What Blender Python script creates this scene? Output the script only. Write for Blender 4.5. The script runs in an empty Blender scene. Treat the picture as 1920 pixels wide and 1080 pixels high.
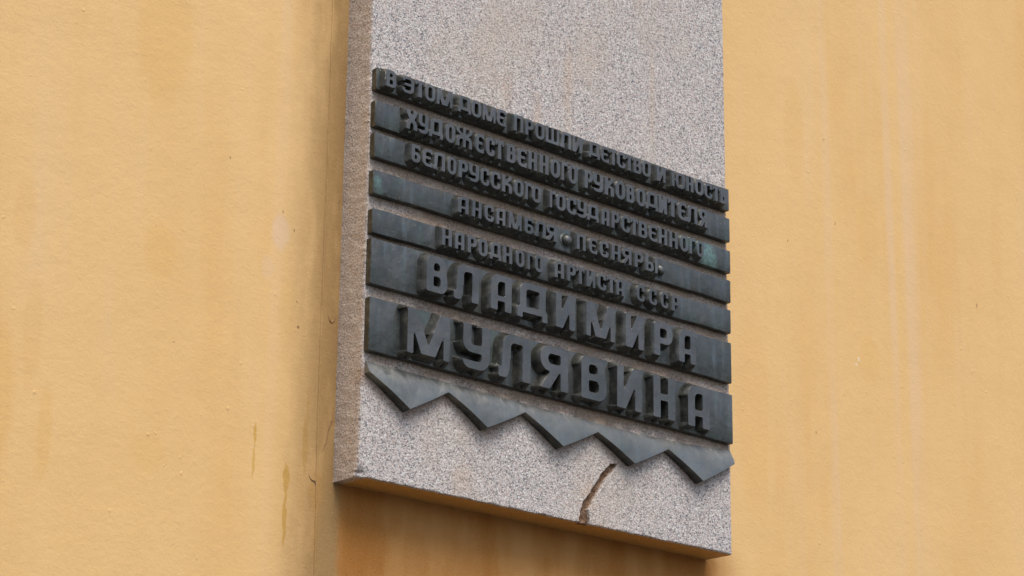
import bpy, bmesh, math, random
import numpy as np
from mathutils import Matrix, Vector, noise
from mathutils.geometry import delaunay_2d_cdt

random.seed(4)
sc = bpy.context.scene
ORG = Vector((0.0, 0.0, 3.075))          # lower floor wall, plaque about three metres up

# ---------------------------------------------------------------- camera
cam_d = bpy.data.cameras.new("camera")
cam = bpy.data.objects.new("camera", cam_d)
sc.collection.objects.link(cam)
cam_d.sensor_width = 36.0
cam_d.lens = 4528.0 * 36.0 / 1920.0
cam_d.clip_start = 0.05
cam_d.clip_end = 500.0
_r = Vector((0.74079889, -0.67163687, 0.01099579))
_u = Vector((-0.21399685, -0.22045346, 0.95163313))
_f = Vector((0.63672785, 0.70732184, 0.30703985))
m = Matrix(((_r.x, _u.x, -_f.x), (_r.y, _u.y, -_f.y), (_r.z, _u.z, -_f.z))).to_4x4()
m.translation = Vector((-2.16116571, -2.72027104, -1.47521252)) + ORG
cam.matrix_world = m
sc.camera = cam

# ---------------------------------------------------------------- daylight
SUN_EL, SUN_AZ = math.radians(60), math.radians(190)   # azimuth clockwise from +Y
world = bpy.data.worlds.new("World")
sc.world = world
world.use_nodes = True
wn = world.node_tree
bg = wn.nodes['Background']
sky = wn.nodes.new('ShaderNodeTexSky')
sky.sky_type = 'NISHITA'
sky.sun_disc = False
sky.sun_elevation = SUN_EL
sky.sun_rotation = SUN_AZ
sky.air_density = 1.0
sky.dust_density = 4.0
sky.ozone_density = 0.6
wn.links.new(sky.outputs[0], bg.inputs[0])
bg.inputs[1].default_value = 0.12
sun_d = bpy.data.lights.new("sun", 'SUN')
sun_d.energy = 1.45
sun_d.angle = math.radians(35)
sun_d.color = (1.0, 0.975, 0.94)
sun = bpy.data.objects.new("sun", sun_d)
sc.collection.objects.link(sun)
sdir = Vector((math.sin(SUN_AZ)*math.cos(SUN_EL), math.cos(SUN_AZ)*math.cos(SUN_EL), math.sin(SUN_EL)))
sun.rotation_euler = sdir.to_track_quat('Z', 'Y').to_euler()
sun.location = (2, -3, 8)
sc.view_settings.view_transform = 'Standard'
sc.view_settings.look = 'None'
sc.view_settings.gamma = 1.0
sc.view_settings.exposure = 0.50

# ---------------------------------------------------------------- node helpers
class NT:
    def __init__(s, name):
        s.m = bpy.data.materials.new(name); s.m.use_nodes = True
        s.t = s.m.node_tree; s.b = s.t.nodes['Principled BSDF']
        tc = s.t.nodes.new('ShaderNodeTexCoord'); s.P = tc.outputs['Object']
    def n(s, typ, **kw):
        nd = s.t.nodes.new(typ)
        for k, v in kw.items(): setattr(nd, k, v)
        return nd
    def put(s, sock, v):
        if isinstance(v, bpy.types.NodeSocket): s.t.links.new(v, sock)
        elif isinstance(v, (tuple, list)):
            sock.default_value = tuple(v) + ((1.0,) if sock.type == 'RGBA' and len(v) == 3 else ())
        else: sock.default_value = v
    def math(s, op, a, b=0.0, clamp=False):
        nd = s.n('ShaderNodeMath', operation=op, use_clamp=clamp); s.put(nd.inputs[0], a); s.put(nd.inputs[1], b); return nd.outputs[0]
    def vec(s, op, a, b=(0, 0, 0)):
        nd = s.n('ShaderNodeVectorMath', operation=op); s.put(nd.inputs[0], a); s.put(nd.inputs[1], b)
        return nd.outputs['Value'] if op in ('LENGTH', 'DISTANCE', 'DOT_PRODUCT') else nd.outputs[0]
    def noise(s, scale, detail=4, rough=0.55, vec=None, dist=0.0):
        nd = s.n('ShaderNodeTexNoise'); s.put(nd.inputs['Vector'], vec if vec is not None else s.P)
        nd.inputs['Scale'].default_value = scale; nd.inputs['Detail'].default_value = detail
        nd.inputs['Roughness'].default_value = rough; nd.inputs['Distortion'].default_value = dist
        return nd.outputs['Fac']
    def vor(s, scale, out='Color', vec=None, feature='F1', rnd=1.0):
        nd = s.n('ShaderNodeTexVoronoi', feature=feature); s.put(nd.inputs['Vector'], vec if vec is not None else s.P)
        nd.inputs['Scale'].default_value = scale; nd.inputs['Randomness'].default_value = rnd
        return nd.outputs[out]
    def ramp(s, fac, stops, interp='LINEAR'):
        nd = s.n('ShaderNodeValToRGB'); s.put(nd.inputs[0], fac); cr = nd.color_ramp; cr.interpolation = interp
        while len(cr.elements) < len(stops): cr.elements.new(0.5)
        for e, (p, c) in zip(cr.elements, stops):
            e.position = p; e.color = (c[0], c[1], c[2], 1) if isinstance(c, (tuple, list)) else (c, c, c, 1)
        return nd.outputs[0]
    def smooth(s, v, a, b, lo=0.0, hi=1.0):
        nd = s.n('ShaderNodeMapRange', interpolation_type='SMOOTHSTEP'); s.put(nd.inputs[0], v)
        for i, x in enumerate((a, b, lo, hi)): nd.inputs[i + 1].default_value = x
        return nd.outputs[0]
    def mix(s, f, a, b, typ='MIX'):
        nd = s.n('ShaderNodeMix', data_type='RGBA', blend_type=typ)
        s.put(nd.inputs[0], f); s.put(nd.inputs[6], a); s.put(nd.inputs[7], b); return nd.outputs[2]
    def scale(s, v, sx, sy, sz, loc=(0, 0, 0)):
        nd = s.n('ShaderNodeMapping'); s.put(nd.inputs[0], v); nd.inputs[1].default_value = loc
        nd.inputs[3].default_value = (sx, sy, sz); return nd.outputs[0]
    def bump(s, h, strength, dist, prev=None):
        nd = s.n('ShaderNodeBump'); s.put(nd.inputs['Height'], h); nd.inputs['Strength'].default_value = strength
        nd.inputs['Distance'].default_value = dist
        if prev is not None: s.put(nd.inputs['Normal'], prev)
        return nd.outputs[0]
    def out(s, col, rough, normal=None, metal=0.0, spec=0.5):
        s.put(s.b.inputs['Base Color'], col); s.put(s.b.inputs['Roughness'], rough)
        s.put(s.b.inputs['Metallic'], metal); s.put(s.b.inputs['Specular IOR Level'], spec)
        if normal is not None: s.put(s.b.inputs['Normal'], normal)
        return s.m
    def blob(s, p, cx, cz, rx, rz, soft=0.35):
        """1 inside an ellipse on the wall or slab face, edges broken by the warped coordinates p"""
        v = s.scale(p, 1.0 / rx, 0.0, 1.0 / rz, (-cx / rx, 0, -cz / rz))
        return s.smooth(s.vec('LENGTH', v), 1.0 + soft * .4, 1.0 - soft, 0.0, 1.0)

def geo_co(nt):
    """shared plaque coordinates (metres), so that every bronze piece weathers on its own spot"""
    g = nt.n('ShaderNodeNewGeometry')
    return nt.vec('SUBTRACT', g.outputs['Position'], tuple(ORG))

# ---------------------------------------------------------------- materials
def mat_wall():
    t = NT('ochre_plaster'); P = t.P
    warp = t.vec('ADD', P, t.scale(t.n('ShaderNodeTexNoise').outputs['Color'], 1, 1, 1))
    wn_ = warp.node.inputs[1].links[0].from_node.inputs[0].links[0].from_node
    t.put(wn_.inputs['Vector'], P); wn_.inputs['Scale'].default_value = 55; wn_.inputs['Detail'].default_value = 3
    nd = warp.node.inputs[1].links[0].from_node; nd.inputs[3].default_value = (.008, .0, .016); nd.inputs[1].default_value = (-.004, 0, -.008)
    P2 = t.scale(P, 1, 1, .10)                # vertically drawn-out
    P3 = t.scale(P, 1, 1, .30, (3.1, 0, 1.7))
    col = t.ramp(t.noise(3.2, 5, .55, P3), [(.3, (.735, .462, .185)), (.5, (.755, .492, .210)), (.72, (.770, .515, .240))])
    st = t.noise(16, 4, .6, P2)
    col = t.mix(t.smooth(st, .50, .78, 0, .30), col, (.740, .530, .310))     # pale run-off streaks
    st2 = t.noise(11, 4, .6, t.scale(P, 1, 1, .14, (9.7, 0, 4.2)))
    col = t.mix(t.smooth(st2, .50, .76, 0, .40), col, (.700, .415, .145))    # deeper ochre streaks
    # pale lilac washed bands right of the plaque
    sx = t.n('ShaderNodeSeparateXYZ'); t.put(sx.inputs[0], warp); X, Z = sx.outputs[0], sx.outputs[2]
    fade = t.noise(9, 3, .5, P2)
    for cx, w, k in ((1.150, .018, .5), (1.055, .014, .3), (1.335, .016, .7), (1.400, .035, .75), (1.440, .012, .5), (1.262, .010, .3), (-.123, .016, .28)):
        d = t.math('ABSOLUTE', t.math('SUBTRACT', X, cx))
        band = t.math('MULTIPLY', t.smooth(d, w, w * .35, 0, k), t.smooth(fade, .38, .60, .15, 1))
        col = t.mix(t.math('MULTIPLY', band, .42), col, (.725, .540, .400))
    # ochre drips and flecks, each where it has run
    for cx, cz, rx, rz, k, c in (
        (-.149, -.598, .0030, .020, .8, (.58, .33, .060)), (-.1495, -.640, .0026, .026, .7, (.60, .35, .070)),
        (-.090, -.655, .0060, .022, .8, (.57, .315, .050)), (-.090, -.715, .0040, .050, .8, (.57, .315, .050)),
        (-.057, -.600, .0050, .045, .75, (.58, .33, .060)), (-.054, -.545, .0028, .030, .5, (.58, .33, .06)),
        (-.030, -.672, .020, .035, .55, (.56, .30, .05)), (-.020, -.740, .016, .060, .6, (.52, .26, .04)),
        (.030, -.72, .012, .05, .5, (.40, .18, .035)), (.085, -.73, .022, .055, .5, (.36, .16, .04)), (.16, -.75, .030, .06, .4, (.38, .17, .04)), (.26, -.77, .040, .07, .4, (.40, .19, .05)),
        (-.035, -.655, .006, .010, .5, (.62, .44, .25)),
        (-.0785, -.4225, .0022, .0035, .9, (.10, .050, .020)), (-.0836, -.3832, .0016, .0022, .7, (.16, .09, .04)),
        (-.1165, -.2465, .0016, .0030, .7, (.25, .15, .07)), (-.094, -.274, .0018, .0030, .8, (.20, .11, .05)),
        (-.217, -.1877, .0013, .0020, .7, (.18, .10, .04)), (-.300, -.49, .0030, .0012, .6, (.33, .21, .11)),
        (-.118, -.280, .018, .030, .35, (.72, .55, .44)), (-.14, -.34, .012, .02, .2, (.72, .55, .44)),
        (-.555, -.36, .020, .060, .25, (.70, .40, .12)), (-.530, -.52, .016, .090, .25, (.70, .40, .12)), (-.575, -.62, .022, .110, .3, (.69, .39, .11)), (-.500, -.66, .012, .070, .35, (.70, .42, .13)),
        (-.330, -.36, .030, .045, .30, (.71, .42, .13)), (-.345, -.02, .055, .12, .28, (.71, .42, .13)), (-.300, .16, .04, .10, .28, (.71, .42, .13)), (-.10, -.40, .02, .05, .22, (.71, .43, .14)), (-.33, -.66, .03, .03, .25, (.71, .43, .14)),
        (1.060, .20, .03, .12, .28, (.72, .43, .13)), (1.27, .05, .035, .09, .25, (.72, .43, .13)), (1.26, -.20, .03, .05, .22, (.72, .43, .13)), (.93, -.35, .05, .22, .22, (.73, .42, .14)),
        (1.1715, .050, .0018, .0035, .7, (.28, .16, .07)), (1.0356, -.0175, .0015, .0030, .7, (.24, .13, .06)),
        (1.145, .210, .004, .003, .45, (.42, .20, .10)), (1.22, -.2164, .0030, .0022, .9, (.80, .70, .55)), (1.2275, -.206, .0028, .0045, .8, (.80, .70, .55)),
        (1.60, -.02, .0030, .006, .6, (.35, .20, .09)), (1.10, -.37, .0016, .0016, .7, (.24, .14, .07)),
        (-.5, .12, .0022, .009, .35, (.34, .22, .10)), (-.46, .05, .002, .008, .3, (.34, .22, .10))):
        col = t.mix(t.math('MULTIPLY', t.blob(warp, cx, cz, rx, rz), k), col, c)
    # slab's shade painted beside and under it, mixed with grime and brown stain
    gx = t.math('MULTIPLY', t.smooth(X, -.105, .03, 0, 1), t.smooth(X, .92, .80, 0, 1))
    gz = t.smooth(Z, -.60, -.66, 0, 1)
    g1 = t.math('MULTIPLY', t.math('MULTIPLY', gx, gz), t.smooth(t.noise(9, 4, .6, P3), .30, .66, .70, 1.0))
    col = t.mix(g1, col, (.36, .145, .022))
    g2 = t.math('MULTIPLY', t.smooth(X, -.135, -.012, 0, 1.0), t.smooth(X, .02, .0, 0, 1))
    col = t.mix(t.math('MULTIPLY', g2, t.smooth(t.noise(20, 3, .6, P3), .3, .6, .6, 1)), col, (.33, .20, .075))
    h1 = t.noise(260, 3, .6); h2 = t.noise(75, 4, .6, None, .4); h3 = t.noise(9, 3, .5)
    n = t.bump(h3, .12, .02); n = t.bump(h2, .16, .004, n); n = t.bump(h1, .28, .0014, n)
    dg = t.n('ShaderNodeMapping'); t.put(dg.inputs[0], P); dg.inputs[2].default_value = (0, math.radians(38), 0); dg.inputs[3].default_value = (.35, 1, 1)
    n = t.bump(t.noise(230, 3, .6, dg.outputs[0]), .15, .0016, n)
    pk = t.vor(46, 'Distance', warp); n = t.bump(t.math('MULTIPLY', t.smooth(pk, .16, .04, 0, 1), t.smooth(t.noise(13, 2), .55, .66, 0, 1)), .5, .0012, n)
    fine = t.noise(420, 2, .5)
    col = t.mix(t.smooth(fine, .35, .7, .0, .08), col, (.80, .62, .40))
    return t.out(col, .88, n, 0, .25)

def mat_granite():
    t = NT('pink_grey_granite'); P = t.P
    c1 = t.n('ShaderNodeSeparateColor'); t.put(c1.inputs[0], t.vor(500, 'Color'))
    base = t.ramp(c1.outputs[0], [(0, (.13, .125, .135)), (.12, (.245, .235, .24)), (.28, (.375, .350, .335)), (.50, (.480, .450, .425)), (.72, (.54, .505, .475)), (1, (.72, .70, .68))])
    c2 = t.n('ShaderNodeSeparateColor'); t.put(c2.inputs[0], t.vor(350, 'Color'))
    dark = t.smooth(c2.outputs[1], .86, .93, 0, .60)
    col = t.mix(dark, base, (.10, .105, .125))
    pink = t.smooth(c2.outputs[2], .70, .80, 0, .40)
    col = t.mix(pink, col, (.56, .42, .37))
    lite = t.smooth(c2.outputs[0], .86, .90, 0, .40)
    col = t.mix(lite, col, (.72, .71, .70))
    big = t.noise(7, 4, .6, t.scale(P, 1, 1, .5))
    col = t.mix(t.smooth(big, .42, .72, 0, .38), col, (.52, .42, .32))
    # brown seepage that has gathered between the bronze bars and below the zigzag
    sx = t.n('ShaderNodeSeparateXYZ'); t.put(sx.inputs[0], P); X, Y, Z = sx.outputs
    rag = t.math('MULTIPLY', t.math('SUBTRACT', t.noise(38, 5, .65), .5), .022)
    Zr = t.math('ADD', Z, rag)
    inb = t.math('MULTIPLY', t.smooth(Zr, -.482, -.474, 0, 1), t.smooth(Zr, -.014, -.024, 0, 1))
    inb = t.math('MULTIPLY', inb, t.smooth(t.math('ADD', X, rag), .004, .020, .35, 1))
    sp = t.noise(24, 4, .65, t.scale(P, .5, 1, 2))
    stain = t.math('MULTIPLY', inb, t.smooth(sp, .30, .62, .30, .74))
    fr = t.math('LESS_THAN', Y, .02)
    stain = t.math('MULTIPLY', stain, fr)
    col = t.mix(stain, col, t.mix(.75, t.mix(1, col, (.64, .48, .33), 'MULTIPLY'), (.27, .185, .12)))
    # thin rim below the teeth: distance to the sawtooth line
    tri = t.math('PINGPONG', t.math('SUBTRACT', X, .0035), .0795)
    zz = t.math('SUBTRACT', -.490, t.math('MULTIPLY', tri, .555))
    dz = t.math('SUBTRACT', zz, Zr)
    rim = t.math('MULTIPLY', t.smooth(dz, .024, -.004, 0, .75), t.smooth(Z, -.56, -.55, 0, 1))
    rim = t.math('MULTIPLY', rim, t.math('MULTIPLY', fr, t.smooth(Z, -.478, -.485, 0, 1)))
    col = t.mix(rim, col, t.mix(.6, t.mix(1, col, (.62, .45, .33), 'MULTIPLY'), (.30, .19, .12)))
    # left flank tinted tan, the wall's bounced light put into its colour
    side = t.smooth(X, .001, -.003, 0, .26)
    side = t.math('MULTIPLY', side, t.smooth(Y, .0135, .0165, 0, 1))
    col = t.mix(side, col, (.66, .52, .38))
    # underside tinted ochre, close to the wall's colour
    g = t.n('ShaderNodeNewGeometry'); sn = t.n('ShaderNodeSeparateXYZ'); t.put(sn.inputs[0], g.outputs['True Normal'])
    und = t.math('MULTIPLY', t.smooth(sn.outputs[2], -.55, -.8, 0, 1), t.math('MULTIPLY', t.smooth(Y, .0145, .0170, 0, 1), t.smooth(t.math('ADD', X, rag), .004, .018, 0, .95)))
    col = t.mix(und, col, (.60, .34, .085))
    # soft ochre wash marks above the first bar
    for cx, cz, rx, rz, k in ((.35, .02, .012, .05, .25), (.42, .10, .012, .09, .25), (.62, .12, .010, .12, .18), (.28, .05, .02, .05, .2), (.47, -.60, .018, .03, .25), (.20, -.62, .03, .03, .2)):
        col = t.mix(t.math('MULTIPLY', t.blob(P, cx, cz, rx, rz, .8), k), col, (.55, .37, .22))
    # bare stone in the gouge
    gr = t.n('ShaderNodeAttribute', attribute_name='gouge')
    col = t.mix(gr.outputs['Fac'], col, t.ramp(t.noise(150, 5, .7, t.scale(P, 1, 1, .8)), [(.3, (.105, .056, .030)), (.5, (.165, .092, .048)), (.65, (.22, .14, .09)), (.8, (.34, .26, .21))]))
    h = t.vor(300, 'Distance'); n = t.bump(h, .45, .0016); n = t.bump(t.noise(120, 4, .6), .35, .002, n)
    return t.out(col, t.smooth(c2.outputs[1], .5, .9, .62, .80), n, 0, .35)

def mat_bronze():
    t = NT('weathered_bronze'); W = geo_co(t)
    a = t.noise(14, 5, .6, W); b = t.noise(90, 4, .6, W)
    col = t.ramp(a, [(.28, (.050, .060, .058)), (.5, (.080, .088, .086)), (.72, (.120, .126, .124))])
    col = t.mix(t.smooth(b, .42, .72, 0, .35), col, (.110, .122, .136))
    vs = t.noise(55, 4, .6, t.scale(W, 1, 1, .12))
    col = t.mix(t.smooth(vs, .50, .68, 0, .70), col, (.130, .155, .162))       # pale rain streaks
    gn = t.noise(34, 4, .65, t.scale(W, 1, 1, .5, (5, 0, 2)))
    col = t.mix(t.smooth(gn, .50, .70, 0, .60), col, (.085, .120, .108))       # green cast
    ol = t.noise(45, 4, .65, t.scale(W, 1, 1, .6, (1, 3, 8)))
    col = t.mix(t.smooth(ol, .52, .72, 0, .60), col, (.085, .076, .055))       # olive dirt
    sx = t.n('ShaderNodeSeparateXYZ'); t.put(sx.inputs[0], W); Y = sx.outputs[1]
    rub = t.smooth(Y, -.0080, -.0092, 0, .8)
    col = t.mix(rub, col, t.ramp(a, [(.3, (.088, .098, .100)), (.55, (.124, .126, .130)), (.75, (.158, .168, .166))]))   # letter faces rubbed paler
    # flanks below the polished faces: dull brown skin, darkened further as painted shade
    fl = t.smooth(Y, -.0060, .0060, 0, 1)
    g = t.n('ShaderNodeNewGeometry'); sn = t.n('ShaderNodeSeparateXYZ'); t.put(sn.inputs[0], g.outputs['True Normal'])
    flank = t.smooth(sn.outputs[1], -.93, -.75, 0, .80)
    col = t.mix(flank, col, t.ramp(t.noise(60, 4, .6, W), [(.3, (.036, .036, .031)), (.5, (.062, .061, .050)), (.70, (.135, .130, .105))]))
    # verdigris
    w2 = t.vec('ADD', W, t.scale(W, 0, 0, 0))
    vg = t.noise(150, 4, .7, W)
    for cx, cz, rx, rz, k in ((.742, -.129, .020, .030, .95), (.758, -.140, .010, .020, .8), (.690, -.122, .030, .016, .30), (.008, -.186, .009, .013, .75), (.02, -.49, .028, .016, .35), (.012, -.20, .01, .01, .3), (.28, -.003, .004, .003, .8)):
        mk = t.math('MULTIPLY', t.blob(W, cx, cz, rx, rz, .75), t.smooth(vg, .34, .58, .15, k))
        col = t.mix(mk, col, (.160, .265, .240))
    # brownish sky sheen painted on the upper slope of the zigzag
    Z = sx.outputs[2]
    zs = t.math('MULTIPLY', t.smooth(t.math('ADD', Z, t.math('MULTIPLY', t.math('SUBTRACT', a, .5), .04)), -.512, -.484, 0, 1), t.smooth(Z, -.462, -.466, 0, 1))
    col = t.mix(t.math('MULTIPLY', zs, t.smooth(t.noise(18, 4, .6, W), .3, .6, .35, .85)), col, (.265, .240, .190))
    zl_ = t.math('MULTIPLY', t.smooth(Z, -.462, -.466, 0, 1), t.smooth(t.noise(12, 3, .5, W), .25, .7, .35, .8))
    col = t.mix(t.math('MULTIPLY', zl_, t.smooth(sn.outputs[2], -.3, -.05, 0, 1)), col, (.215, .232, .228))  # zigzag faces paled, sky gloss painted into their colour
    pit = t.vor(130, 'Distance', W)
    spk = t.math('MULTIPLY', t.smooth(pit, .14, .06, 0, .6), t.smooth(t.noise(30, 2, .5, W), .46, .60, 0, 1))
    col = t.mix(spk, col, (.30, .33, .32))
    n = t.bump(t.noise(24, 3, .5, W), .6, .006); n = t.bump(t.noise(220, 4, .65, W), .30, .0008, n)
    n = t.bump(t.noise(160, 3, .6, t.scale(W, 1, 1, .1)), .2, .0006, n)
    rg = t.smooth(t.noise(70, 4, .6, W), .3, .7, .26, .54)
    return t.out(col, rg, n, .55, .5)

def mat_simple(name, c, rough=.8, sc_=60, var=.25, bump=.002):
    t = NT(name)
    lo = tuple(x * (1 - var) for x in c); hi = tuple(min(1, x * (1 + var)) for x in c)
    return t.out(t.ramp(t.noise(sc_, 4, .6), [(.3, lo), (.7, hi)]), rough, t.bump(t.noise(sc_ * 3, 3, .6), .4, bump))

M_WALL, M_GRAN, M_BRZ = mat_wall(), mat_granite(), mat_bronze()
M_LIME_HIGHLIGHT = mat_simple('lime_and_highlight', (.36, .35, .33), .9, 200)
M_PAVE = mat_simple('grey_asphalt', (.055, .055, .055), .9, 8)
M_MORTAR = mat_simple('painted_mortar', (.30, .17, .075), .9, 120)

# ---------------------------------------------------------------- object helpers
def link(name, me, mat, parent=None, loc=(0, 0, 0)):
    o = bpy.data.objects.new(name, me); sc.collection.objects.link(o)
    if mat is not None and len(me.materials) == 0: me.materials.append(mat)
    if parent is not None: o.parent = parent
    o.location = loc
    return o
def from_bm(name, bm):
    me = bpy.data.meshes.new(name); bm.to_mesh(me); bm.free(); return me

# ---------------------------------------------------------------- wall and ground
bm = bmesh.new()
x0, x1, zl, zh, yw, yb = -5.0, 7.0, -3.2, 3.5, .0717, .42
vs = [bm.verts.new(p) for p in ((x0, yw, zl), (x1, yw, zl), (x1, yw, zh), (x0, yw, zh), (x0, yb, zl), (x1, yb, zl), (x1, yb, zh), (x0, yb, zh))]
for f in ((0, 1, 2, 3), (5, 4, 7, 6), (4, 0, 3, 7), (1, 5, 6, 2), (3, 2, 6, 7), (4, 5, 1, 0)):
    bm.faces.new([vs[i] for i in f])
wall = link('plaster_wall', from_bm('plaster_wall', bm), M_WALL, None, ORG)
wall['label'] = "ochre rendered building wall with rain streaks and drips, behind the granite slab"
wall['category'] = "wall"

# raised seam of old paint running beside the slab
def ribbon(name, pts, wid, hgt, mat, parent, y, loc=(0, 0, 0)):
    """low rounded bead following pts (x, z) on the plane y"""
    bm = bmesh.new(); rings = []
    prof = [(-1, 0), (-.7, .62), (-.25, .97), (.25, .97), (.7, .62), (1, 0)]
    for i, (x, z) in enumerate(pts):
        a = pts[max(i - 1, 0)]; b = pts[min(i + 1, len(pts) - 1)]
        d = Vector((b[0] - a[0], b[1] - a[1])).normalized(); nx, nz = d.y, -d.x
        w = wid * (1 + .45 * noise.noise((x * 70, z * 70, 3.3))); h = hgt * (1 + .5 * noise.noise((x * 90, z * 90, 9)))
        if i in (0, len(pts) - 1): w *= .2; h *= .1
        rings.append([bm.verts.new((x + nx * w * p, y - h * q + (.0004 if q == 0 else 0), z + nz * w * p)) for p, q in prof])
    for r0, r1 in zip(rings, rings[1:]):
        for k in range(len(prof) - 1): bm.faces.new((r0[k], r0[k + 1], r1[k + 1], r1[k]))
    bmesh.ops.recalc_face_normals(bm, faces=bm.faces)
    for f in bm.faces: f.smooth = True
    return link(name, from_bm(name, bm), mat, parent, loc)
pts = [(-.0352 + .0007 * noise.noise((z * 9, 0, 1)) + (.002 if z < -.55 else 0) * (-z - .55) * 8, z) for z in np.arange(-.93, .62, .012)]
seam = ribbon('paint_seam', pts, .0022, .0022, M_WALL, wall, yw)
for ln in (((-.0085, -.388), (-.0115, -.396), (-.0165, -.402), (-.0205, -.398), (-.0235, -.390)), ((-.0060, -.530), (-.0085, -.552), (-.0150, -.570), (-.0185, -.590), (-.0260, -.607)),
           ((-.050, -.642), (-.044, -.650), (-.037, -.652), (-.033, -.660), (-.034, -.672)), ((-.0055, -.196), (-.0105, -.206), (-.0090, -.219))):
    ribbon('paint_crackle', ln, .0011, .0015, M_MORTAR, wall, yw)

bm = bmesh.new()
R_ = 250
q = [bm.verts.new(p) for p in ((-R_, -R_, 0), (R_, -R_, 0), (R_, R_, 0), (-R_, R_, 0))]
bm.faces.new(q)
pave = link('pavement', from_bm('pavement', bm), M_PAVE); pave['kind'] = 'structure'

# ---------------------------------------------------------------- the plaque
plaque = bpy.data.objects.new('memorial_plaque', None); sc.collection.objects.link(plaque)
plaque.location = ORG
plaque['label'] = "grey granite memorial slab with raised bronze Cyrillic lettering and zigzag, fixed to the ochre wall"
plaque['category'] = "plaque"

# granite slab: front face as a fine relief with worn arrises and a long gouge
SX0, SX1, SZ0, SZ1, SYF, SYB = -.0030, .8048, -.6482, .62, .0116, .0725
GL = np.array([(.528, -.5385), (.5185, -.540), (.500, -.557), (.4855, -.577), (.470, -.597), (.4545, -.617), (.448, -.640), (.444, -.66)])
GR = np.array([(.533, -.5405), (.5245, -.551), (.5085, -.567), (.494, -.587), (.4785, -.609), (.4695, -.6235), (.4715, -.640), (.473, -.66)])
def gouge(x, z):
    if z > -.538: return 0.0
    zs = -z
    a = np.interp(zs, -GL[:, 1], GL[:, 0]); b = np.interp(zs, -GR[:, 1], GR[:, 0])
    a += .0020 * noise.noise((0, z * 120, 0)) + .0005 * noise.noise((x * 300, z * 300, 2)) + .0008
    b += .0022 * noise.noise((0, z * 110, 7)) + .0005 * noise.noise((x * 300, z * 300, 5)) - .0006
    e = min(x - a, b - x)
    return max(0.0, min(1.0, e / .0022 + .35)) if e > -.0008 else 0.0
def axis(lo, hi, fine, coarse, zones):
    out = [lo]
    while out[-1] < hi - 1e-6:
        x = out[-1]; st = fine if any(a - fine <= x < b for a, b in zones) else coarse
        out.append(min(hi, x + st))
    if hi - out[-2] < fine * .5: out.pop(-2)
    return out
ax = axis(SX0, SX1, .0012, .008, ((SX0, SX0 + .010), (.44, .54), (SX1 - .010, SX1)))
az = axis(SZ0, SZ1, .0012, .008, ((SZ0, -.535),))
az = sorted(set([round(v, 6) for v in az] + [round(v, 6) for v in np.arange(-.535, .45, .003)]))
bm = bmesh.new()
lay = bm.verts.layers.float.new('gouge')
grid = []
for z in az:
    row = []
    for x in ax:
        dl, dr, db = x - SX0, SX1 - x, z - SZ0
        n1 = noise.noise((0, z * 55, 2)); n2 = noise.noise((0, z * 230, 5)); n3 = noise.noise((x * 70, 0, 4)); n4 = noise.noise((x * 260, 0, 1))
        y = SYF
        rl = .0026 + .0014 * n1 + .0010 * n2; rb = .0024 + .0012 * n3 + .0010 * n4; rr = .0020 + .0012 * n1
        for d, r in ((dl, rl), (dr, rr), (db, rb)):
            r = max(.0008, r)
            if d < r: y += r - math.sqrt(max(0, r * r - (r - d) ** 2))
        dc = math.hypot(dl, db)                       # knocked-off lower left corner
        if dc < .018: y += (.018 - dc) * (.62 + .3 * n2)
        g = gouge(x, z)
        if g > 0: y += g * (.0065 + .0035 * noise.noise((x * 130, z * 90, 3)) + .0014 * noise.noise((x * 420, z * 420, 3)))
        xx = x + (.0011 * n2 + .0013 * n1 if dl < .002 else 0)
        zz = z + (.0011 * n4 + .0010 * n3 if db < .002 else 0)
        v = bm.verts.new((xx, y, zz)); v[lay] = g; row.append(v)
    grid.append(row)
for r0, r1 in zip(grid, grid[1:]):
    for k in range(len(ax) - 1): bm.faces.new((r0[k], r0[k + 1], r1[k + 1], r1[k]))
# flanks, built in a few courses so that their arris can wander
def flank(edge, dx, dz):
    prev = edge
    for s in np.linspace(.12, 1, 9):
        cur = []
        for v in edge:
            p = v.co; y = p.y + (SYB - p.y) * s
            wob = .0009 * noise.noise((p.x * 60, y * 60, p.z * 60)) + .0005 * noise.noise((p.x * 200, y * 200, p.z * 200))
            tx = (SX0 if dx < 0 else SX1) if dx else p.x; tz = SZ0 if dz else p.z
            q_ = min(1, s * 3)
            cur.append(bm.verts.new((p.x + (tx - p.x) * q_ + abs(dx) * wob, y, p.z + (tz - p.z) * q_ + abs(dz) * wob)))
        for k in range(len(edge) - 1): bm.faces.new((prev[k], prev[k + 1], cur[k + 1], cur[k]))
        prev = cur
flank([r[0] for r in grid], -1, 0); flank([r[-1] for r in grid], 1, 0); flank(grid[0], 0, -1)
flank(grid[-1], 0, 0)
bmesh.ops.remove_doubles(bm, verts=bm.verts, dist=.00015)
bmesh.ops.recalc_face_normals(bm, faces=bm.faces)
for f in bm.faces: f.smooth = True
slab = link('granite_slab', from_bm('granite_slab', bm), M_GRAN, plaque)
slab.data.set_sharp_from_angle(angle=math.radians(40))

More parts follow.
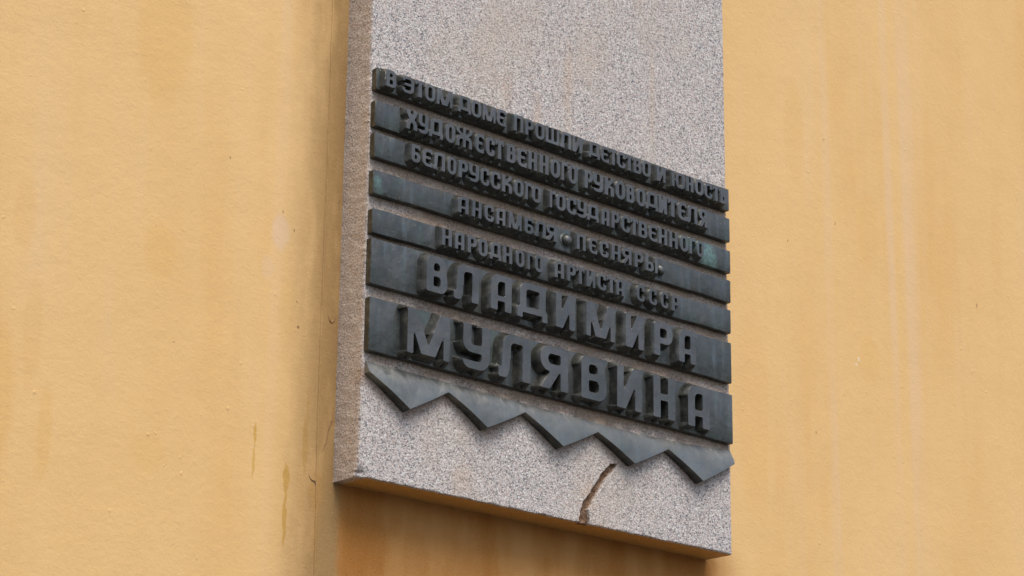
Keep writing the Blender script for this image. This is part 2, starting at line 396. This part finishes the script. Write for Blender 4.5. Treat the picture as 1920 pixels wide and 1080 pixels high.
# ---------------------------------------------------------------- letter shapes (distance fields)
def seg(X, Y, ax_, ay, bx, by, w):
    px, py = X - ax_, Y - ay; dx, dy = bx - ax_, by - ay; L = math.hypot(dx, dy); dx /= L; dy /= L
    u = px * dx + py * dy - L / 2; v = px * dy - py * dx
    qx, qy = np.abs(u) - L / 2, np.abs(v) - w / 2
    return np.hypot(np.maximum(qx, 0), np.maximum(qy, 0)) + np.minimum(np.maximum(qx, qy), 0)
def rb(X, Y, x0, y0, x1, y1, tl=0, tr=0, bl=0, br=0):
    cx, cy = (x0 + x1) / 2, (y0 + y1) / 2; px, py = X - cx, Y - cy
    r = np.where(px < 0, np.where(py > 0, tl, bl), np.where(py > 0, tr, br))
    r = np.minimum(r, min(x1 - x0, y1 - y0) / 2)
    qx = np.abs(px) - (x1 - x0) / 2 + r; qy = np.abs(py) - (y1 - y0) / 2 + r
    return np.minimum(np.maximum(qx, qy), 0) + np.hypot(np.maximum(qx, 0), np.maximum(qy, 0)) - r
U = lambda *a: np.minimum.reduce(a)
SUB = lambda a, *b: np.maximum.reduce((a,) + tuple(-i for i in b))

def glyph(c, X, Y, W, s):
    """letter c in a box W wide and 1 high, stroke s; returns the signed distance field"""
    B = lambda x0, y0, x1, y1, *r: rb(X, Y, x0, y0, x1, y1, *r)
    S = lambda ax_, ay, bx, by, w=s: seg(X, Y, ax_, ay, bx, by, w)
    h = s * .78                                     # thinner horizontals
    i = W - s
    if c == 'О': return SUB(B(0, 0, W, 1, .32, .32, .32, .32), B(s, h, i, 1 - h, .09, .09, .09, .09))
    if c == 'С':
        g = SUB(B(0, 0, W, 1, .34, .22, .34, .22), B(s, h, W + .3, 1 - h, .10, 0, .10, 0))
        return U(g, B(W - s * .92, .62, W, .88, .05, 0, .02, .04), B(W - s * .92, .12, W, .36, .02, .04, 0, 0))
    if c == 'Е':
        g = SUB(B(0, 0, W, 1, .34, .04, .34, .04), B(s, h, W + .3, 1 - h, .10, 0, .10, 0))
        return U(g, B(s * .6, .43, W * .84, .59, 0, .06, 0, .06), B(W - s * .55, .74, W, .95), B(W - s * .55, .05, W, .27))
    if c == 'Э':
        g = SUB(B(0, 0, W, 1, .2, .34, .2, .34), B(-.3, h, i, 1 - h, 0, .10, 0, .10))
        return U(g, B(W * .2, .43, W - s * .6, .59), B(0, .70, s * .6, .90), B(0, .10, s * .7, .30))
    if c == 'Т': return U(B(0, .80, W, 1), B(0, .70, .05 + s * .25, .95), B(W - s * .25 - .05, .70, W, .95), B(W / 2 - s / 2, 0, W / 2 + s / 2, .95))
    if c == 'Г': return U(B(0, 0, s, 1), B(0, .80, W, 1), B(W - s * .3, .68, W, .95))
    if c == 'П': return U(B(0, 0, s, 1, .03), B(i, 0, W, 1, 0, .03), B(0, .80, W, 1, .03, .03))
    if c == 'Н': return U(B(0, 0, s, 1), B(i, 0, W, 1), B(s * .5, .42, W - s * .5, .59))
    if c == 'Ш':
        k = s * .86
        return U(B(0, 0, k, 1), B(W / 2 - k / 2, 0, W / 2 + k / 2, 1), B(W - k, 0, W, 1), B(0, 0, W, .20))
    if c == 'И': return U(B(0, 0, s * .9, 1), B(W - s * .9, 0, W, 1), SUB(S(s * .45, -.03, W - s * .45, 1.03, s * 1.1), B(-1, 1, 3, 3), B(-1, -3, 3, 0)))
    if c == 'М':
        k = s * .74; mid = W / 2
        v = U(S(k * .55, 1.05, mid - s * .16, .0, s * 1.12), S(W - k * .55, 1.05, mid + s * .16, .0, s * 1.12))
        return U(B(0, 0, k, 1), B(W - k, 0, W, 1), SUB(v, B(-1, 1, 3, 3), B(-1, -3, 3, .03)))
    if c == 'Р':
        return U(B(0, 0, s, 1, .16), SUB(B(0, .36, W, 1, .16, .30, 0, .28), B(s, .36 + h, i, 1 - h, .03, .09, .02, .08)))
    if c == 'Ь': return U(B(0, 0, s, 1), SUB(B(0, 0, W, .62, 0, .26, .12, .28), B(s, h, i, .62 - h, .02, .07, .05, .07)))
    if c == 'Ы': 
        w2 = W - s - .10
        return U(B(0, 0, s, 1), B(W - s * .9, 0, W, 1), SUB(B(0, 0, w2, .62, 0, .24, .12, .26), B(s, h, w2 - s, .62 - h, .02, .05, .04, .05)))
    if c == 'Б': return U(B(0, .1, s, .9), SUB(B(0, 0, W, .60, 0, .24, .22, .28), B(s, h, i, .60 - h, .02, .07, .05, .07)), B(0, .80, W * .97, 1, .22, .04), B(W * .97 - s * .5, .70, W * .97, .9, 0, 0, .04, .02))
    if c == 'В':
        up = SUB(B(0, .44, W * .95, 1, .18, .28, 0, .14), B(s, .60, W * .95 - s * .98, 1 - h, .08, .11, .04, .07))
        lo = SUB(B(0, 0, W, .58, 0, .18, .05, .26), B(s, h * .95, i, .45, .03, .09, .03, .07))
        hole1 = B(s, .60, W * .95 - s * .98, 1 - h, .08, .11, .04, .07); hole2 = B(s, h * .95, i, .44, .03, .09, .03, .07)
        return SUB(U(B(0, .44, W * .95, 1, .18, .28, 0, .14), B(0, 0, W, .58, 0, .18, .05, .26)), hole1, hole2)
    if c == 'А': return SUB(B(0, 0, W, 1, .30, .07), B(s, .42, i, 1 - h, .13, .015, .0, .0), B(s, -.2, i, .26))
    if c == 'Л':
        arch = SUB(B(W * .10, .45, W, 1, .27, .05), B(W * .10 + s, -.2, i, 1 - h, .10, .04))
        leg = U(S(W * .10 + s * .5, .62, W * .07 + s * .45, .16, s), B(-.03, 0, W * .06 + s * .9, .24, .03, 0, .06, .16))
        return U(arch, SUB(leg, B(i - .04, -1, 3, 3)), B(i, 0, W, .6))
    if c == 'Д':
        k = W * .06; a0 = k + .02
        arch = SUB(B(a0, .15, W - k, 1, .27, .06), B(a0 + s, .33, W - k - s, 1 - h, .08, .03))
        return U(arch, SUB(B(0, 0, W, .31, .06, .06, 0, 0), B(s * .82, -.3, W - s * .82, .15)))
    if c == 'У':
        g = SUB(B(0, .36, W, 1.3, 0, 0, .26, .06), B(s, .36 + h, i, 1.6, 0, 0, .07, .05))
        hook = SUB(B(0, 0, W, .75, 0, 0, .20, .30), B(-.5, h, i, .9, 0, 0, 0, .08))
        hook = SUB(hook, B(-.5, .27, i, 2))
        return SUB(U(g, hook, B(i, .28, W, .8)), B(-1, 1, 3, 3))
    if c == 'К':
        arm = U(S(s * .6, .50, W - s * .62, .86, s * .9), S(W - s * .62, .80, W - s * .5, 1.05, s * .95))
        leg = SUB(B(s * .5, -.3, W, .57, .05, .24), B(s, -.5, i, .41, .03, .11))
        return SUB(U(B(0, 0, s, 1), arm, leg), B(-1, 1, 3, 3), B(-1, -3, 3, 0))
    if c == 'Я':
        bowl = SUB(B(0, .40, W, 1, .30, .14, .28, 0), B(s, .40 + h, i, 1 - h, .10, .03, .09, .02))
        leg = SUB(S(s * .40, -.06, W * .60, .50, s * .95), B(-1, -3, 3, 0), B(-1, .6, 3, 3))
        return U(B(i, 0, W, 1, 0, .12), bowl, leg)
    if c == 'Ю':
        o0 = s + .09
        return U(B(0, 0, s * .92, 1), B(s * .5, .42, o0 + .1, .57), SUB(B(o0, 0, W, 1, .28, .28, .28, .28), B(o0 + s * .95, h, i, 1 - h, .07, .07, .07, .07)))
    if c == 'Х':
        m_ = W / 2
        g = U(S(s * .5, -.05, s * .55, .34), S(s * .55, .30, m_ + .03, .60), S(W - s * .5, -.05, W - s * .55, .34), S(W - s * .55, .30, m_ - .03, .60),
              S(s * .5, 1.05, s * .6, .78), S(s * .6, .84, m_, .52), S(W - s * .5, 1.05, W - s * .6, .78), S(W - s * .6, .84, m_, .52))
        return SUB(g, B(-1, 1, 3, 3), B(-1, -3, 3, 0))
    if c == 'Ж':
        m_ = W / 2; k = s * .82
        g = U(B(m_ - k / 2, 0, m_ + k / 2, 1), B(k * .6, .42, W - k * .6, .58),
              SUB(B(.02, -.3, m_, .55, .22), B(.02 + k, -.5, m_, .40, .10)), SUB(B(m_, -.3, W - .02, .55, 0, .22), B(m_, -.5, W - .02 - k, .40, 0, .10)),
              S(k * .42, 1.02, k * .62, .78, k), S(k * .55, .80, m_ - .03, .52, k * .8), S(W - k * .42, 1.02, W - k * .62, .78, k), S(W - k * .55, .80, m_ + .03, .52, k * .8))
        return SUB(g, B(-1, 1, 3, 3), B(-1, -3, 3, 0))
    raise ValueError(c)

def contours(F, xs_, ys_, lev):
    """closed iso lines of F (rows = y) as lists of points"""
    G = F - lev; G = np.where(np.abs(G) < 1e-9, 1e-9, G); inside = G < 0
    ny, nx = G.shape; segs = {}
    code = (inside[:-1, :-1] * 1 + inside[:-1, 1:] * 2 + inside[1:, 1:] * 4 + inside[1:, :-1] * 8)
    T = {1: [(3, 0)], 2: [(0, 1)], 3: [(3, 1)], 4: [(1, 2)], 5: [(3, 0), (1, 2)], 6: [(0, 2)], 7: [(3, 2)], 8: [(2, 3)], 9: [(2, 0)], 10: [(0, 1), (2, 3)], 11: [(2, 1)], 12: [(1, 3)], 13: [(1, 0)], 14: [(0, 3)]}
    def key(j, i, e):
        return ((0, j, i), (1, j, i + 1), (0, j + 1, i), (1, j, i))[e]
    def pt(k):
        t, j, i = k
        if t == 0: a, b = G[j, i], G[j, i + 1]; f = a / (a - b); return (xs_[i] + f * (xs_[i + 1] - xs_[i]), ys_[j])
        a, b = G[j, i], G[j + 1, i]; f = a / (a - b); return (xs_[i], ys_[j] + f * (ys_[j + 1] - ys_[j]))
    for j, i in np.argwhere((code > 0) & (code < 15)):
        for a, b in T[code[j, i]]: segs[key(j, i, a)] = key(j, i, b)
    loops = []
    while segs:
        st = next(iter(segs)); loop = [st]; k = segs.pop(st)
        while k != st and k in segs: loop.append(k); k = segs.pop(k)
        P_ = [pt(k) for k in loop]
        out = [P_[0]]
        for p in P_[1:]:
            if math.dist(p, out[-1]) > .35 * (xs_[1] - xs_[0]): out.append(p)
        if len(out) > 4: loops.append(out)
    return loops

def letter_mesh(c, Wmm, H, D, dr, dtop, dbot, stroke):
    """one cast letter: flat face at y = -D, drafted flanks down to y = 0; all lengths in mm"""
    st = H / 46.0; pad = dr + 2.5 * st
    xs_ = np.arange(-pad, Wmm + pad + st, st); ys_ = np.arange(-pad, H + pad + st, st)
    X, Y = np.meshgrid(xs_, ys_)
    F = glyph(c, X / H, Y / H, Wmm / H, stroke) * H
    K = .5 * F.copy()                                    # slight rounding of the cast outline
    F[1:-1, 1:-1] = K[1:-1, 1:-1] + .125 * (F[:-2, 1:-1] + F[2:, 1:-1] + F[1:-1, :-2] + F[1:-1, 2:])
    # counters and tight notches have steeper walls
    r = H * .15
    far = np.argwhere(F > r); far = far[::2]
    pts_ = np.argwhere((F > 0)); k = np.ones_like(F)
    if len(far):
        fx, fy = xs_[far[:, 1]], ys_[far[:, 0]]
        px, py = xs_[pts_[:, 1]], ys_[pts_[:, 0]]
        dm = np.full(len(px), 1e9)
        for a in range(0, len(fx), 400):
            dm = np.minimum(dm, ((px[:, None] - fx[None, a:a + 400]) ** 2 + (py[:, None] - fy[None, a:a + 400]) ** 2).min(1))
        dd = np.clip((np.sqrt(dm) - r - .3) / (r * .35), 0, 1)
        k[pts_[:, 0], pts_[:, 1]] = 1 + 3.6 * dd * dd * (3 - 2 * dd)
    G = np.where(F > 0, F * k, F)
    lev = [(-.32 * (H / 30) ** .5, 0.0), (0.0, .30 * (H / 30) ** .5), (dr * .5, None), (dr, D)]
    co, ed, zz = [], [], []
    for L_, dep in lev:
        for lp in contours(G, xs_, ys_, L_):
            n0 = len(co)
            for p in lp: co.append(p); zz.append(lev[1][1] + (D - lev[1][1]) * L_ / dr if dep is None else dep)
            ed += [(n0 + a, n0 + (a + 1) % len(lp)) for a in range(len(lp))]
    for j in range(1, len(ys_) - 1, 2):
        for i in range(1, len(xs_) - 1, 2):
            g = G[j, i]
            if .12 * dr < g < .9 * dr and abs(g - .5 * dr) > .12 * dr and k[j, i] > 1.05:
                co.append((xs_[i], ys_[j])); zz.append(lev[1][1] + (D - lev[1][1]) * g / dr)
    rr = delaunay_2d_cdt([Vector(p) for p in co], ed, [], 0, 1e-5)
    vco, tris, orig = rr[0], rr[2], rr[3]
    def samp(x, y):
        fx_ = (x - xs_[0]) / st; fy_ = (y - ys_[0]) / st; i, j = int(fx_), int(fy_); fx_ -= i; fy_ -= j
        i = min(max(i, 0), len(xs_) - 2); j = min(max(j, 0), len(ys_) - 2)
        return (G[j, i] * (1 - fx_) + G[j, i + 1] * fx_) * (1 - fy_) + (G[j + 1, i] * (1 - fx_) + G[j + 1, i + 1] * fx_) * fy_
    V = []
    for v, o in zip(vco, orig):
        z = zz[o[0]] if o else max(0, min(D, D * samp(v.x, v.y) / dr))
        x, y = v.x, v.y
        if y < 0: y *= dbot / dr
        if y > H: y = H + (y - H) * dtop / dr
        V.append((x * .001, (z - D + (.4 if z >= D - 1e-6 else 0)) * .001, y * .001))
    Fc = []
    for t in tris:
        cx = sum(vco[i].x for i in t) / len(t); cy = sum(vco[i].y for i in t) / len(t)
        if samp(cx, cy) < dr * 1.0: Fc.append(tuple(t))
    me = bpy.data.meshes.new('letter'); me.from_pydata(V, [], Fc); me.update()
    bm = bmesh.new(); bm.from_mesh(me)
    bmesh.ops.delete(bm, geom=[v for v in bm.verts if not v.link_faces], context='VERTS')
    bmesh.ops.recalc_face_normals(bm, faces=bm.faces)
    if sum(f.normal.y for f in bm.faces if abs(f.normal.y) > .9) > 0: bmesh.ops.reverse_faces(bm, faces=bm.faces)
    for f in bm.faces: f.smooth = True
    bm.to_mesh(me); bm.free()
    me.set_sharp_from_angle(angle=math.radians(32))
    me.materials.append(M_BRZ)
    return me
# note: in the mesh y = D_local - D, so y = -D is the letter's face and y = 0 its foot

# ---------------------------------------------------------------- bars of text
LINES = [
    ((2.0, -34.3, 3.2, -37.1), 'ВЭТОМДОМЕПРОШЛИДЕТСТВОИЮНОСТЬ',
     [(10.5, 30.8), (44.3, 67.2), (69.8, 89.0), (89.5, 110.8), (114.2, 146.5), (158.1, 185.6), (186.4, 207.7), (210.6, 238.1), (240.4, 259.9), (277.7, 298.6), (302.8, 321.5), (325.1, 345.7), (349.0, 379.0), (381.5, 406.2), (409.4, 430.5), (446.2, 472.0), (474.5, 494.3), (495.4, 512.3), (513.0, 532.8), (533.8, 551.0), (552.5, 570.8), (572.5, 593.2), (608.3, 629.4), (645.5, 677.0), (680.4, 698.1), (702.2, 723.4), (726.0, 746.0), (747.4, 765.3), (766.1, 782.7)]),
    ((-52.2, -95.1, -50.3, -95.0), 'ХУДОЖЕСТВЕННОГОРУКОВОДИТЕЛЯ',
     [(52.5, 75.2), (77.9, 98.0), (99.6, 128.3), (133.3, 153.6), (155.9, 189.8), (196.1, 214.5), (218.2, 237.4), (239.1, 257.3), (263.2, 282.7), (286.3, 307.1), (310.2, 330.0), (335.4, 355.5), (359.7, 381.0), (384.1, 398.8), (400.4, 420.8), (437.2, 456.6), (457.2, 480.5), (484.3, 505.3), (509.0, 531.5), (534.8, 554.1), (558.6, 580.0), (580.7, 610.5), (612.7, 632.3), (634.9, 657.5), (659.4, 680.3), (681.6, 707.3), (710.7, 732.5)]),
    ((-106.2, -146.2, -110.7, -152.1), 'БЕЛОРУССКОГОГОСУДАРСТВЕННОГО',
     [(64.7, 82.8), (87.3, 107.8), (108.9, 133.5), (138.6, 157.1), (161.8, 181.2), (184.0, 204.9), (208.1, 226.9), (229.5, 250.5), (254.4, 275.7), (280.4, 300.6), (304.7, 318.3), (319.1, 340.1), (358.2, 371.8), (372.6, 394.0), (396.5, 418.5), (421.1, 442.2), (443.4, 470.3), (476.0, 494.2), (499.3, 517.7), (522.2, 542.7), (544.3, 561.4), (563.3, 583.9), (587.4, 607.6), (611.5, 631.9), (637.2, 657.8), (663.1, 683.8), (686.4, 702.7), (704.3, 722.2)]),
    ((-167.7, -205.7, -166.3, -206.4), 'АНСАМБЛЯПЕСНЯРЫ',
     [(162.3, 184.4), (191.8, 211.3), (218.2, 237.8), (243.0, 262.2), (269.8, 297.4), (304.2, 323.6), (326.0, 350.4), (351.6, 374.6), (419.8, 440.1), (447.5, 466.1), (472.2, 492.6), (500.0, 520.2), (524.1, 545.8), (553.4, 574.0), (579.2, 607.7)]),
    ((-230.5, -269.3, -220.3, -262.0), 'НАРОДНОГОАРТИСТАСССР',
     [(130.2, 150.9), (157.1, 176.6), (183.5, 202.8), (206.2, 225.8), (230.3, 254.5), (258.6, 277.9), (285.9, 304.7), (310.9, 324.3), (326.6, 344.8), (370.1, 391.8), (398.4, 417.7), (418.7, 437.6), (442.6, 462.3), (466.6, 486.9), (489.1, 509.1), (510.6, 529.0), (557.6, 576.6), (586.5, 605.8), (615.0, 633.2), (642.5, 661.5)]),
    ((-277.7, -350.8, -279.6, -351.3), 'ВЛАДИМИРА',
     [(96.5, 138.7), (153.2, 203.6), (228.5, 272.7), (285.3, 350.7), (367.5, 411.0), (436.2, 501.6), (526.4, 569.1), (593.3, 637.7), (652.3, 693.6)]),
    ((-371.5, -456.6, -372.4, -458.6), 'МУЛЯВИНА',
     [(60.7, 145.9), (171.6, 227.9), (247.8, 314.5), (335.3, 396.5), (424.5, 481.3), (505.6, 563.1), (589.6, 641.8), (672.1, 725.2)]),
]

TEXT_LABELS = ["top bar, filled end to end with small letters", "second bar, small letters starting near its left end",
    "third bar, green verdigris near its right end", "fourth bar, with two round studs", "fifth bar, tilted, nearly touching the bar below",
    "sixth bar, one row of large letters", "lowest bar, the largest letters"]

def bar_mesh(zz, x0, x1, th, seed):
    zl1, zl0, zr1, zr0 = [v * .001 for v in zz]
    bm = bmesh.new(); n = 54
    rng = random.Random(seed); ph = rng.random() * 50
    prof = []                                          # cross-section (depth, height fraction), bevelled arrises
    r = .0015
    rings = []
    for i in range(n + 1):
        f = i / n; x = x0 + (x1 - x0) * f
        t = zl1 + (zr1 - zl1) * f + .0013 * noise.noise((x * 16, ph, 0)) + .0007 * noise.noise((x * 75, ph, 3))
        b = zl0 + (zr0 - zl0) * f + .0011 * noise.noise((x * 16, ph, 8)) + .0006 * noise.noise((x * 75, ph, 6))
        e = 0.0
        if i in (0, n): e = r * .8
        y = e
        rings.append([bm.verts.new(p) for p in ((x, th, t - e), (x, r + y, t - e), (x, r * .3 + y, t - r * .3 - e), (x, y, t - r - e),
                                                (x, y, b + r + e), (x, r * .3 + y, b + r * .3 + e), (x, r + y, b + e), (x, th, b + e))])
        if i == 0:
            for v in rings[0]: v.co.x -= 0
    # end arrises: pull the first and last inner rings close
    for k in range(8):
        rings[1][k].co.x = x0 + r; rings[-2][k].co.x = x1 - r
    for a, c in zip(rings, rings[1:]):
        for k in range(7): bm.faces.new((a[k], a[k + 1], c[k + 1], c[k]))
    bm.faces.new(rings[0][::-1]); bm.faces.new(rings[-1])
    bmesh.ops.recalc_face_normals(bm, faces=bm.faces)
    for f in bm.faces: f.smooth = True
    me = from_bm('text_bar', bm); me.set_sharp_from_angle(angle=math.radians(35)); return me

cache = {}
bars = []
for li, (zz, text, spans) in enumerate(LINES):
    zl1, zl0, zr1, zr0 = zz
    big = li >= 5
    D = 16.5 if big else 11.0
    dr = 6.5 if big else 5.3
    dtop, dbot = (7.0, 6.4) if big else (4.3, 7.0)
    if li == 0: dtop, dbot = 5.2, 4.8
    elif not big: dtop, dbot = 4.8, 6.6
    bar = link('text_bar', bar_mesh(zz, 0.0 - .0005 * (li % 2), .8005 + .0008 * math.sin(li), SYF + .002, li), M_BRZ, plaque)
    bar['label'] = TEXT_LABELS[li]
    bars.append(bar)
    hgt = ((zl1 - zl0) + (zr1 - zr0)) / 2
    H = hgt - dtop - dbot
    slope = ((zr1 + zr0) - (zl1 + zl0)) / 2 / 800.0
    for c, (a, b) in zip(text, spans):
        allw = [s_[1] - s_[0] for t_, s_ in zip(text, spans) if t_ == c]
        Wn = sum(allw) / len(allw)
        k = (c, li)
        if k not in cache:
            s_ = .238 if not big else .245
            s_ = min(s_, .405 * Wn / H)
            cache[k] = letter_mesh(c, Wn, H, D, dr, dtop, dbot, s_)
        o = link('letter', cache[k], None, bar)
        fr = (a + b) / 1600.0
        zb = zl0 + (zr0 - zl0) * fr + dbot
        o.location = (a * .001, 0, zb * .001)
        rs = random.Random(hash_ := (li * 1000 + int(a)))
        o.scale = ((b - a) / Wn, 1.0 + rs.uniform(-.03, .03), 1.0 + rs.uniform(-.008, .008))
        o.rotation_euler = (0, -slope + math.radians(rs.uniform(-.35, .35)), 0)

# round studs flanking the ensemble's name in the fourth bar
def dome(name, cx, cz, r, h, parent):
    bm = bmesh.new(); rings = []; N = 28
    prof = [(1.28, -.0004), (1.26, .0007), (1.12, .0010), (1.02, .0009), (1.0, .0022)] + [(math.cos(a), .0022 + (h - .0022) * math.sin(a)) for a in np.linspace(.15, 1.45, 8)]
    for q_, (k, y) in enumerate(prof):
        rings.append([bm.verts.new((cx + r * k * math.cos(2 * math.pi * i / N) * (1 + .03 * noise.noise((i * .5, q_, cx * 9))), -y, cz + r * k * 1.02 * math.sin(2 * math.pi * i / N))) for i in range(N)])
    for a, b in zip(rings, rings[1:]):
        for i in range(N): bm.faces.new((a[i], a[(i + 1) % N], b[(i + 1) % N], b[i]))
    bm.faces.new(rings[-1])
    bmesh.ops.recalc_face_normals(bm, faces=bm.faces)
    for f in bm.faces: f.smooth = True
    return link(name, from_bm(name, bm), M_BRZ, parent)
dome('round_stud', .4040, -.1868, .0100, .0105, bars[3])
dome('round_stud', .6215, -.1880, .0095, .0100, bars[3])

# dried lime run over the start of the first bar, plus a modelled edge highlight
def smear(pts, w, h, y):
    return ribbon('lime_and_highlight', pts, w, h, M_LIME_HIGHLIGHT, bars[0], y)
smear([(.0015, .0018), (.0035, -.0005), (.006, -.0015), (.0078, -.004), (.0085, -.0075)], .0010, .0014, -.0002)
smear([(.0085, -.0025), (.0100, -.006), (.0104, -.012), (.0098, -.018), (.0112, -.0225)], .0007, .0022, -.0082)  # pale bead standing in for the highlight on the letter's left edge
smear([(.002, .0012), (.012, .0016), (.024, .0013), (.036, .0018)], .0012, .0016, -.001)

# ---------------------------------------------------------------- zigzag strip
bm = bmesh.new()
low = [(.0030, -.4885), (.0781, -.5346), (.1599, -.4910), (.2344, -.5346), (.3186, -.4933), (.3950, -.5360), (.4776, -.4966), (.5556, -.5364), (.6404, -.4963), (.7168, -.5389), (.8018, -.4939)]
lowz = np.array(low)
def low_at(x):
    j = min(max(np.searchsorted(lowz[:, 0], x) - 1, 0), len(low) - 2)
    f = (x - lowz[j, 0]) / (lowz[j + 1, 0] - lowz[j, 0]); f = min(max(f, 0), 1)
    z = lowz[j, 1] + (lowz[j + 1, 1] - lowz[j, 1]) * f
    return z + (.0016 if j % 2 == 0 else -.0006) * math.sin(math.pi * f)
def top_at(x): return np.interp(x, [0.0, .07, .18, .335, .47, .577, .70, .804], [-.4705, -.4722, -.4742, -.4775, -.4805, -.4815, -.4765, -.4680])
def thick(z): return np.interp(-z, [.4660, .4705, .475, .480, .486, .492, .51, .533, .54], [.0012, .0024, .0048, .0078, .0106, .0124, .0158, .0190, .0196])
xsz = sorted(set([p[0] for p in low] + [round(v, 5) for v in np.arange(.0045, .8005, .0045)]))
NR = 12; cols = []
for x in xsz:
    a, b = top_at(x), low_at(x); col_ = []
    col_.append(bm.verts.new((x, SYF + .0015, a + .0002)))
    for k in range(NR + 1):
        z = a + (b - a) * k / NR
        col_.append(bm.verts.new((x, SYF - thick(z) - .0004 * noise.noise((x * 40, z * 40, 1)), z)))
    tb = thick(b)
    e = col_[-1]; e.co.y += .0004
    col_.append(bm.verts.new((x, SYF - tb * .5, b - .0010)))
    col_.append(bm.verts.new((x, SYF + .0015, b - .0022)))
    cols.append(col_)
for c0, c1 in zip(cols, cols[1:]):
    for k in range(len(c0) - 1): bm.faces.new((c0[k], c0[k + 1], c1[k + 1], c1[k]))
bm.faces.new(cols[0][::-1]); bm.faces.new(cols[-1])
bmesh.ops.recalc_face_normals(bm, faces=bm.faces)
for f in bm.faces: f.smooth = True
me = from_bm('zigzag_strip', bm); me.set_sharp_from_angle(angle=math.radians(38))
zz_o = link('zigzag_strip', me, M_BRZ, plaque)
